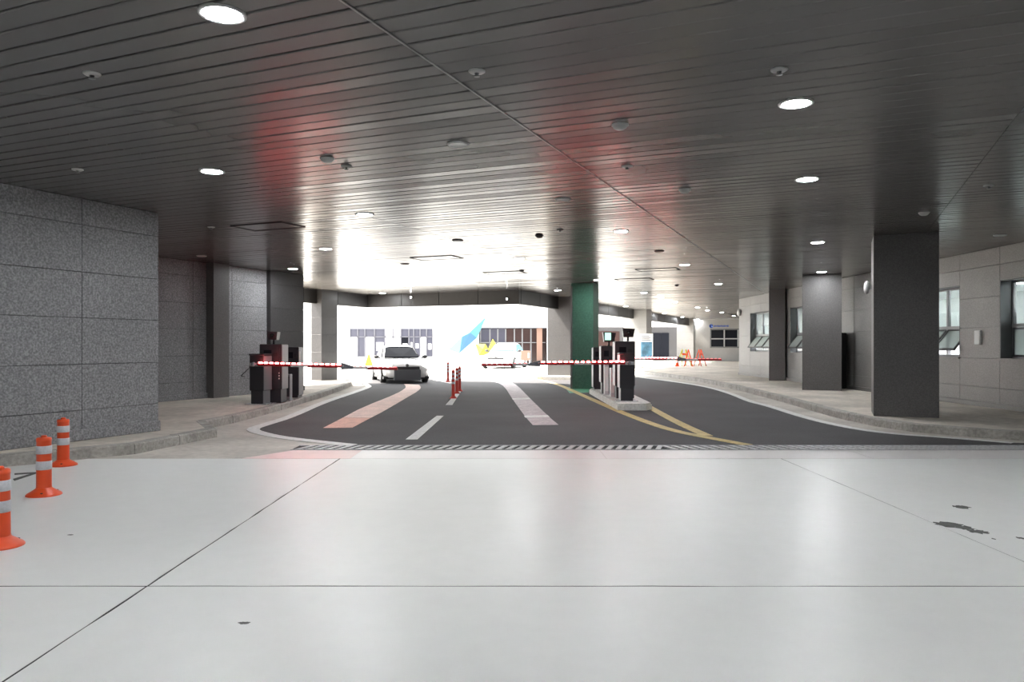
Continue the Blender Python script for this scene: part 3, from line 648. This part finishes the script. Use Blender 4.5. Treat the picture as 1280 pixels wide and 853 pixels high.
# ------------------------------------------------------------------ island and ticket machines
isl = thing('traffic_island', 'narrow pale concrete island carrying the right ticket machines', 'island', (0, 0, 0))
pts = [G(773, 514), G(806, 509.5), G(808, 508), Vector((3.55, 20.5, 0)), Vector((3.3, 22.9, 0)), Vector((2.35, 22.9, 0))]
ip = [(2.32, 16.72), (2.95, 16.66), (3.12, 16.95), (3.25, 22.6), (3.05, 22.8), (2.42, 22.8), (2.28, 22.4)]
MB().prism(ip, .002, .118).build('island_body', 'kerb_light', isl); MB().prism([(2.70+(x-2.70)*.95, 19.7+(y-19.7)*.992) for x, y in ip], .118, ISL-.0005).build('island_top', 'kerb_light', isl)
def head(parent, x, y, z, w_=.34, h_=.2, dpt=.18, screen=None, flip=1):
    MB().tube((x, y, z), (x, y, z+.12), .025).build('head_pole', 'machine', parent)
    m_ = MB(); zb = z+.10
    m_.poly([(x-w_/2*.8, y-dpt/2, zb), (x+w_/2*.75, y-dpt/2, zb), (x+w_/2*.75, y+dpt/2, zb), (x-w_/2*.8, y+dpt/2, zb), (x-w_/2, y-dpt/2-.04, zb+h_), (x+w_/2, y-dpt/2-.04, zb+h_*.93), (x+w_/2, y+dpt/2, zb+h_*.93), (x-w_/2, y+dpt/2, zb+h_)],
            [(3,2,1,0),(4,5,6,7),(0,1,5,4),(1,2,6,5),(2,3,7,6),(3,0,4,7)])
    hd = m_.build('camera_head', 'machine', parent)
    MB().lathe([(.05, 0), (.05, .02), (.035, .025)], 14, Matrix.Translation((x, y-dpt/2-.02, zb+h_*.5)) @ Matrix.Rotation(math.pi/2, 4, 'X')).build('lens', 'lens', hd)
    if screen: MB().box(x-w_*.36, x+w_*.1, y-dpt/2-.055, y-dpt/2-.02, zb+.05, zb+h_-.02).build('display', 'screen', hd)
def kiosk(label, loc, w_, dp, h_, sidem, sd, foot=.3, letters=False, heads=()):
    t = thing('ticket_kiosk', label, 'ticket machine', loc)
    MB().cbox(-w_/2, w_/2, -dp/2, dp/2, foot, h_, .014).build('cabinet', 'machine', t)
    MB().cbox(-w_/2+.03, w_/2-.02, -dp/2+.02, dp/2-.02, 0, foot+.01, .008).build('foot', 'machine', t)
    xa, xb = sorted((sd*w_/2, sd*(w_/2+.007))); MB().box(xa, xb, -dp/2+.01, dp/2-.01, foot+.01, h_-.02).build('side_panel', sidem, t)
    f = MB().box(-w_*.42, w_*.42, -dp/2-.012, -dp/2, h_*.52, h_*.94).build('front_panel', 'machine', t)
    MB().box(-w_*.30, w_*.05, -dp/2-.016, -dp/2-.012, h_*.78, h_*.9).build('display', 'glass_dark', f); MB().box(w_*.12, w_*.34, -dp/2-.016, -dp/2-.012, h_*.8, h_*.86).build('card_slot', 'black', f)
    MB().box(-w_*.25, w_*.1, -dp/2-.018, -dp/2-.012, h_*.6, h_*.64).build('ticket_slot', 'black', f)
    if letters:
        for k in range(5): MB().box(w_/2*.72, w_/2*.72+.022, -dp/2-.004, -dp/2+.002, .78-k*.062, .81-k*.062).build('letter', 'white', t)
    for a in heads: head(t, *a)
    return t
# left sidewalk machines
q = G(338, 504, KH); kiosk('tall black ticket kiosk on the left sidewalk with a tilted camera head', (q.x, q.y+.25, KH), .50, .48, 1.32, 'machine_grey', 1, letters=True, heads=[(.0, 0, 1.32, .24, .19, .2)])
def bollard(label, loc, w_, dp, h_, m, sm):
    t = thing('sensor_post', label, 'post', loc); MB().cbox(-w_/2, w_/2, -dp/2, dp/2, .02, h_, .01).build('body', m, t); MB().box(-w_/2+.01, w_/2-.01, -dp/2-.004, -dp/2, .1, h_-.05).build('front_plate', sm, t); MB().box(-w_/2-.02, w_/2+.02, -dp/2-.02, dp/2+.02, 0, .02).build('foot_plate', 'steel', t); return t
q = G(357.5, 501.5, KH); bollard('short grey sensor post right of the left ticket kiosk', (q.x, q.y+.12, KH), .17, .2, .62, 'machine_grey', 'machine')
q = G(365, 497.5, KH); k2 = kiosk('plain black control cabinet on the left sidewalk near the wall end', (q.x, q.y+.25, KH), .30, .42, 1.25, 'machine_grey', 1, foot=.05)
MB().box(.16, .185, -.22, -.18, .86, 1.14).build('light_bar', 'white', k2)
# right island machines
kiosk('tall black ticket kiosk on the island behind the front barrier', (2.73, 18.55, ISL), .48, .42, 1.38, 'machine_side', -1, heads=[(.10, 0, 1.38, .30, .22, .2)])
bollard('white sensor post on the island beside the tall kiosk', (2.50, 18.98, ISL), .10, .26, .72, 'machine_side', 'white')
kiosk('black cabinet on the island with green screen on top', (2.52, 20.15, ISL), .36, .42, 1.27, 'machine_side', -1, heads=[(.05, 0, 1.27, .34, .26, .2, True)])
bollard('white sensor post on the island left of the middle cabinet', (2.44, 19.70, ISL), .11, .22, .78, 'machine_side', 'white')
kiosk('rearmost black cabinet on the island next to the green column', (2.50, 22.25, ISL), .28, .40, 1.22, 'machine_side', -1, foot=.05)

# ------------------------------------------------------------------ car
def car(label, loc, rz, hl=True, scale=1.0, paintm='car', wind='glass_dark', front='bumper'):
    t = thing('car', label, 'car', loc, rz); t.scale = (scale,)*3
    Wd, Ln = .89, 2.15
    # stations front (-y) to rear: y, half width, sill z, belt (shoulder) z, hood/deck centre z
    st = [(-2.13, .60, .26, .50, .56), (-2.05, .74, .22, .60, .67), (-1.85, .83, .20, .68, .76), (-1.3, .885, .20, .76, .86), (-.75, .89, .19, .83, .94), (0, .89, .19, .86, .95), (.8, .89, .19, .88, .97), (1.4, .88, .20, .90, 1.0), (1.9, .82, .24, .90, .99), (2.10, .70, .32, .80, .90), (2.15, .62, .40, .70, .80)]
    vs = []; fs = []
    for y, hw, zs_, zb, zc in st:
        half = [(hw*.86, zs_), (hw*.98, zs_+.10), (hw, (zs_+zb)/2), (hw*.985, zb-.06), (hw*.93, zb+.0), (hw*.70, zc-.015), (hw*.35, zc), ]
        ring = [(x, y, z) for x, z in half]+[(0, y, zc+.006)]+[(-x, y, z) for x, z in half[::-1]]
        vs += ring
    n = 15
    for i in range(len(st)-1):
        for k in range(n-1): a = i*n+k; fs.append((a, a+1, a+n+1, a+n))
        fs.append((i*n+n-1, i*n, i*n+n, i*n+2*n-1))
    fs += [tuple(range(n-1, -1, -1)), tuple(range((len(st)-1)*n, len(st)*n))]
    MB().poly(vs, fs, True).build('body', paintm, t)
    # cabin
    cs = [(-.78, .70, .90, .70, .93), (-.05, .78, .90, .56, 1.37), (.35, .79, .92, .57, 1.425), (.85, .78, .93, .56, 1.41), (1.35, .74, .95, .55, 1.26), (1.75, .68, .96, .62, 1.0)]
    vs = []; fs = []
    for y, wb, zb, wt, zt in cs: vs += [(wb, y, zb-.06), (wt+(wb-wt)*.12, y, zt-.07 if zt > 1.1 else zt-.02), (wt*.82, y, zt-.012), (0, y, zt), (-wt*.82, y, zt-.012), (-(wt+(wb-wt)*.12), y, zt-.07 if zt > 1.1 else zt-.02), (-wb, y, zb-.06)]
    n = 7
    for i in range(len(cs)-1):
        for k in range(n-1): a = i*n+k; fs.append((a, a+1, a+n+1, a+n))
    fs += [tuple(range(n)), tuple(range((len(cs)-1)*n, len(cs)*n))]
    MB().poly(vs, fs, True).build('cabin', paintm, t)
    nrm = Vector((0, -.52, .85))*.012
    def patch(name, pts, m, off): 
        a = [Vector(p_)+Vector(off) for p_ in pts]; b = [Vector(p_)-Vector(off) for p_ in pts]; k = len(pts)
        return MB().poly(a+b, [tuple(range(k)), tuple(range(2*k-1, k-1, -1))]+[(i, (i+1) % k, (i+1) % k+k, i+k) for i in range(k)]).build(name, m, t)
    patch('windshield', [(-.665, -.735, .955), (0, -.80, .960), (.665, -.735, .955), (.545, -.085, 1.315), (.40, -.072, 1.345), (0, -.062, 1.352), (-.40, -.072, 1.345), (-.545, -.085, 1.315)], wind, (0, -.018, .022))
    for s in (-1, 1):
        patch('side_window', [(s*.735, -.45, .95), (s*.60, -.02, 1.28), (s*.605, .35, 1.335), (s*.755, .35, .95)], wind, (s*.022, 0, .008))
        patch('side_window', [(s*.755, .42, .95), (s*.605, .42, 1.335), (s*.60, .85, 1.32), (s*.72, 1.25, .98)], wind, (s*.022, 0, .008))
        m_ = MB(); m_.lathe([(.02, -.09), (.075, -.07), (.09, 0), (.075, .06), (.02, .08)], 14, Matrix.Translation((s*.95, -.52, .97)) @ Matrix.Rotation(math.pi/2, 4, 'X') @ Matrix.Diagonal((1.15, .8, 1, 1)))
        mi = m_.build('wing_mirror', 'grille', t); MB().tube((s*.80, -.52, .92), (s*.9, -.52, .95), .025).build('mirror_arm', 'grille', mi)
        m_ = MB(); m_.lathe([(.02, 0), (.12, .01), (.135, .04), (.11, .075), (.02, .09)], 18, Matrix.Translation((s*.62, -1.90, .58)) @ Matrix.Rotation(math.pi/2, 4, 'X') @ Matrix.Diagonal((1.15, .8, 1.6, 1)))
        m_.build('headlight', 'headlight' if hl else 'machine_side', t)
        for y in (-1.30, 1.32):
            mx = Matrix.Translation((s*.80, y, .315)) @ Matrix.Rotation(s*math.pi/2, 4, 'Y')
            wh = MB().lathe([(.20, -.10), (.295, -.10), (.315, -.075), (.315, .075), (.295, .10), (.20, .10)], 26, mx).build('wheel', 'tyre', t)
            MB().lathe([(.05, .11), (.17, .10), (.205, .105), (.205, .06), (.05, .06)], 20, mx).build('rim', 'rim', wh)
            for k in range(5):
                MB().box(.04, .19, -.02, .02, .09, .112, mx @ Matrix.Rotation(2*math.pi*k/5, 4, 'Z')).build('spoke', 'rim', wh)
    MB().cbox(-.46, .46, -2.16, -1.9, .50, .63, .02).build('grille', 'grille', t)
    MB().cbox(-.50, .50, -2.19, -1.95, .12, .52, .02).build('bumper_panel', front, t)
    MB().box(-.86, .86, -1.95, 1.9, .16, .26).build('underbody', 'grille', t)
    MB().lathe([(.06, 0), (.06, .012), (.03, .02)], 14, Matrix.Translation((0, -2.085, .675)) @ Matrix.Rotation(math.pi/2.6, 4, 'X')).build('emblem', 'frame', t)
    return t
car('white car with lit headlights driving in below the canopy', (-4.52, 30.35, .0), math.radians(17))
car('white car parked outside beside the yellow shapes', (-.42, 48.2, -.022), math.radians(-14), hl=False, scale=1.12, wind='cyan', front='car')

# ------------------------------------------------------------------ outdoors
YF = 58.0
def X_(px, d=YF): return (px-640)*d/F
bd = thing('office_building', 'white building with shop windows seen outside behind the car', 'building', (0, YF, -.022))
x0, x1 = X_(437), X_(541); zt = 2.72
for a, b in ((X_(405)-9, x0), (x1, X_(598)), (X_(684), X_(730))): MB().box(a, b, 0, 4, 0, 13).build('wall', 'facade', bd)
MB().box(x0, x1, 0, 4, zt, 13).build('wall', 'facade', bd); MB().box(X_(598), X_(684), 0, 4, zt+.1, 13).build('wall', 'facade', bd)
MB().box(x0, x1, .0, .2, 0, .55).build('sill_wall', 'facade', bd)
MB().box(X_(405)-9, X_(730), 3.6, 4, 0, 3).build('shop_back', 'room', bd)
for i, px in enumerate((437, 453, 468, 482, 491)):
    pass
cols = [437, 447, 456, 468, 481, 491, 501, 511, 517, 525, 533, 541]
pm = ['facade', 'glass_grey', 'facade', 'glass_grey', 'facade', 'facade', 'glass_dark', 'glass_grey', 'glass_grey', 'facade', 'glass_grey']
for i in range(len(cols)-1):
    a, b = X_(cols[i]), X_(cols[i+1])
    wd = MB().box(a+.03, b-.03, .12, .16, 2.10, zt-.03).build('window', 'glass_grey' if i not in (4, 5) else 'facade', bd)
    wd2 = MB().box(a+.03, b-.03, .12, .16, .58, 2.03).build('window', pm[i], bd)
    MB().box(a-.04, a+.04, .02, .18, .55, zt).build('mullion', 'mull', bd)
    if pm[i].startswith('glass') and i > 2: MB().box(a+.12, b-.12, .09, .118, 1.0+.1*(i % 3), 1.55+.1*(i % 2)).build('poster', 'white', wd2)
MB().box(x0, x1, .02, .17, 2.03, 2.10).build('transom', 'mull', bd); MB().box(x0-.05, x1+.05, -.02, .2, zt-.05, zt+.04).build('lintel', 'joint_grey', bd)
# recessed brown storefront
cols = [600, 612, 622, 632, 643, 653, 664, 675, 684]
for i in range(len(cols)-1):
    a, b = X_(cols[i]), X_(cols[i+1]); MB().box(a+.03, b-.03, .9, .95, 0.02, zt).build('window', 'glass_brown' if i > 2 else 'glass_grey', bd)
    MB().box(a-.05, a+.05, .8, .98, 0, zt+.1).build('mullion', 'machine_grey', bd)
MB().box(X_(598), X_(684), .6, .98, 1.60, 1.66).build('transom', 'machine_grey', bd); MB().box(X_(596), X_(684), -.05, .1, zt+.02, zt+.12).build('lintel', 'joint_grey', bd)
pc = MB().box(X_(671), X_(678), .2, .55, 0, zt+.1).build('pillar', 'peach', bd)
for i, px in enumerate(range(415, 690, 13)): MB().box(X_(px)-.012, X_(px)+.012, -.012, .0, zt+.6, 9).build('facade_joint', 'mull', bd)
# cyan leaning crystal sculpture
def poly3(name, label, cat, pts, faces, mats, loc):
    t = thing(name, label, cat, loc)
    for f, m in zip(faces, mats):
        q = [Vector(pts[i]) for i in f]; nn = (q[1]-q[0]).cross(q[2]-q[0]).normalized()*.03
        MB().poly(q+[p_-nn for p_ in q], [tuple(range(len(q))), tuple(range(2*len(q)-1, len(q)-1, -1))]+[(i, (i+1) % len(q), (i+1) % len(q)+len(q), i+len(q)) for i in range(len(q))]).build('facet', m, t)
    return t
D = 52.0; k = D/F
def L3(px, py, dy=0): return ((px-586)*k*(1), dy, (459-py)*k)
pts = [L3(561, 438, .3), L3(575, 443, -.5), L3(588, 417, -.3), L3(608, 397, .2), L3(596, 424, .1), L3(578, 422, -.4), L3(580, 425, 1.4), L3(576, 459, .2), L3(570, 459, -.2), L3(582, 459, .0)]
poly3('folded_sculpture', 'tall leaning cyan and blue folded sculpture outside', 'sculpture', pts, [(0, 1, 5), (1, 4, 2, 5), (2, 4, 3), (0, 5, 2), (0, 6, 3, 2), (1, 6, 4), (0, 1, 6), (4, 6, 3), (1, 8, 7), (1, 9, 7), (1, 8, 9)], ['cyan', 'blue', 'cyan', 'cyan', 'cyan', 'blue', 'blue', 'blue', 'facade', 'facade', 'facade'], ((586-640)*k, D, -.02))
D = 50.0; k = D/F
def oct_(name, label, cx, cy, w_, h_, mats):
    pts = [(-w_, 0, h_), (w_*.3, -.1, h_), (w_, .2, -h_), (-w_*.45, -.2, -h_), (0, -.5, 0), (0, .6, 0)]
    base = (cy and (460-cy)*k) or 0
    t = poly3(name, label, 'sculpture', [(a, b, c+base) for a, b, c in pts], [(0, 1, 4), (1, 2, 4), (2, 3, 4), (3, 0, 4), (1, 0, 5), (2, 1, 5), (3, 2, 5), (0, 3, 5)], mats, ((cx-640)*k, D, -.02))
    MB().box(-.25, .25, -.1, .3, 0, base-h_+.1).build('stand', 'facade', t)
oct_('crystal_sculpture', 'flat yellow faceted sculpture left of the parked white car', 604, 438.5, .50, .36, ['yellow2', 'yellow2', 'yellow', 'yellow', 'yellow', 'yellow', 'yellow', 'yellow2'])
t = poly3('pyramid_sculpture', 'yellow pyramid sculpture rising behind the parked white car', 'sculpture', [(-.35, -.3, 1.15), (.4, -.3, 1.05), (.45, .5, 1.1), (-.3, .5, 1.1), (-.05, .1, 1.85)], [(0, 1, 4), (1, 2, 4), (2, 3, 4), (3, 0, 4), (0, 3, 2, 1)], ['yellow', 'yellow', 'yellow', 'yellow2', 'yellow2'], ((616-640)*k, D+1.6, -.02))
MB().box(-.2, .2, -.1, .3, 0, 1.15).build('stand', 'facade', t)
pb = thing('signboard', 'pale pink signboard stand right of the parked white car', 'sign', ((657-640)*44/F, 44, -.022))
MB().cbox(-.28, .28, -.03, .03, .55, 1.12, .01).build('panel', 'peach', pb); MB().box(.14, .22, -.034, -.03, .7, 1.0).build('print', 'white', pb)
for s in (-1, 1): MB().box(s*.22-.02, s*.22+.02, -.15, .15, 0, .58).build('leg', 'machine_side', pb)
cs_ = thing('hazard_sign', 'small yellow-green warning board outside left of the car', 'sign', ((461-640)*40/F, 40, -.022))
MB().poly([(-.22, 0, .35), (.22, 0, .35), (0, 0, 1.05), (-.22, .03, .35), (.22, .03, .35), (0, .03, 1.05)], [(0,1,2),(5,4,3),(0,3,4,1),(1,4,5,2),(2,5,3,0)]).build('panel', 'yellow', cs_)
for s in (-1, 1): MB().box(s*.14-.015, s*.14+.015, 0, .03, 0, .4).build('leg', 'machine_side', cs_)
# low kerb outside
lk_ = struct('kerb_outside'); 
for i in range(12): MB().cbox(-8+i*1.5, -6.51+i*1.5, 41.6, 41.85, -.022, .12, .02).build('kerb_stone', 'kerb_light', lk_)
# poster stand and doorway beyond the far columns
bn = thing('poster_stand', 'white standing poster with blue picture beside the grey far column', 'poster', ((808-640)*42/F, 42.0, -.02))
MB().cbox(-.36, .36, -.02, .02, .06, 2.08, .006).build('panel', 'white', bn); MB().box(-.31, .31, -.025, -.02, .66, 1.62).build('print', 'banner', bn)
for i in range(4): MB().box(-.27, .24-.08*(i % 2), -.0252, -.02, 1.70+i*.07, 1.73+i*.07).build('text_line', 'glass_grey', bn)
MB().box(-.3, -.16, -.0252, -.02, .10, .22).build('emblem', 'frame', bn); MB().box(-.1, .28, -.0252, -.02, .10, .2).build('emblem', 'frame', bn)
MB().box(-.3, .3, -.2, .2, 0, .06).build('foot', 'frame', bn)
dw = struct('door_1', ((826-640)*70/F, 70, -.022))
MB().box(-8, 3.0, .02, .5, 0, 3.1).build('door_wall', 'granite_mid', dw); MB().box(-8, 3.0, .0, .5, 3.1, 5).build('lintel', 'facade', dw)
for s in (0, 1): MB().cbox(-.72+s*.74, .0+s*.74, -.06, .02, .03, 2.55, .01).build('door_leaf', 'glass_dark', dw)
MB().box(-8, -3.8, -.06, .02, .3, 2.7).build('shop_window', 'glass_brown', dw)
# barricades and cone by the far wall
def barricade(label, loc, rz, m1):
    t = thing('folding_barricade', label, 'barricade', loc, rz)
    for s in (-1, 1):
        for y in (-1, 1): MB().tube((s*.38, y*.24, 0), (s*.14, 0, 1.02), .028, 8).build('leg', m1, t)
    for z, m in ((.42, 'orange'), (.72, 'orange')): MB().cbox(-.32 if z < .5 else -.24, .32 if z < .5 else .24, -.17 if z < .5 else -.1, -.13 if z < .5 else -.06, z-.06, z+.06, .01).build('rail', m, t)
    return t
z_ = .0
barricade('orange and yellow folding barricade left one near the far wall', Vector(((855-640)*47/F, 47, KH-.004)), .5, 'yellow')
barricade('red folding barricade in the middle near the far wall', Vector(((860.5-640)*46/F, 46, KH-.004)), 1.3, 'orange')
barricade('orange folding barricade right one near the far wall', Vector(((875-640)*46.5/F, 46.5, KH-.004)), .9, 'orange')
cn = thing('traffic_cone', 'small orange traffic cone left of the far barricades', 'cone', Vector(((846.5-640)*46/F, 46, KH-.004)))
MB().lathe([(.13, .03), (.10, .2), (.04, .44), (.02, .45)], 16).build('cone_body', 'orange', cn); MB().cbox(-.17, .17, -.17, .17, 0, .035, .008).build('base', 'orange', cn); MB().lathe([(.098, .22), (.07, .33), (.06, .33)], 16).build('reflective_band', 'reflect', cn)
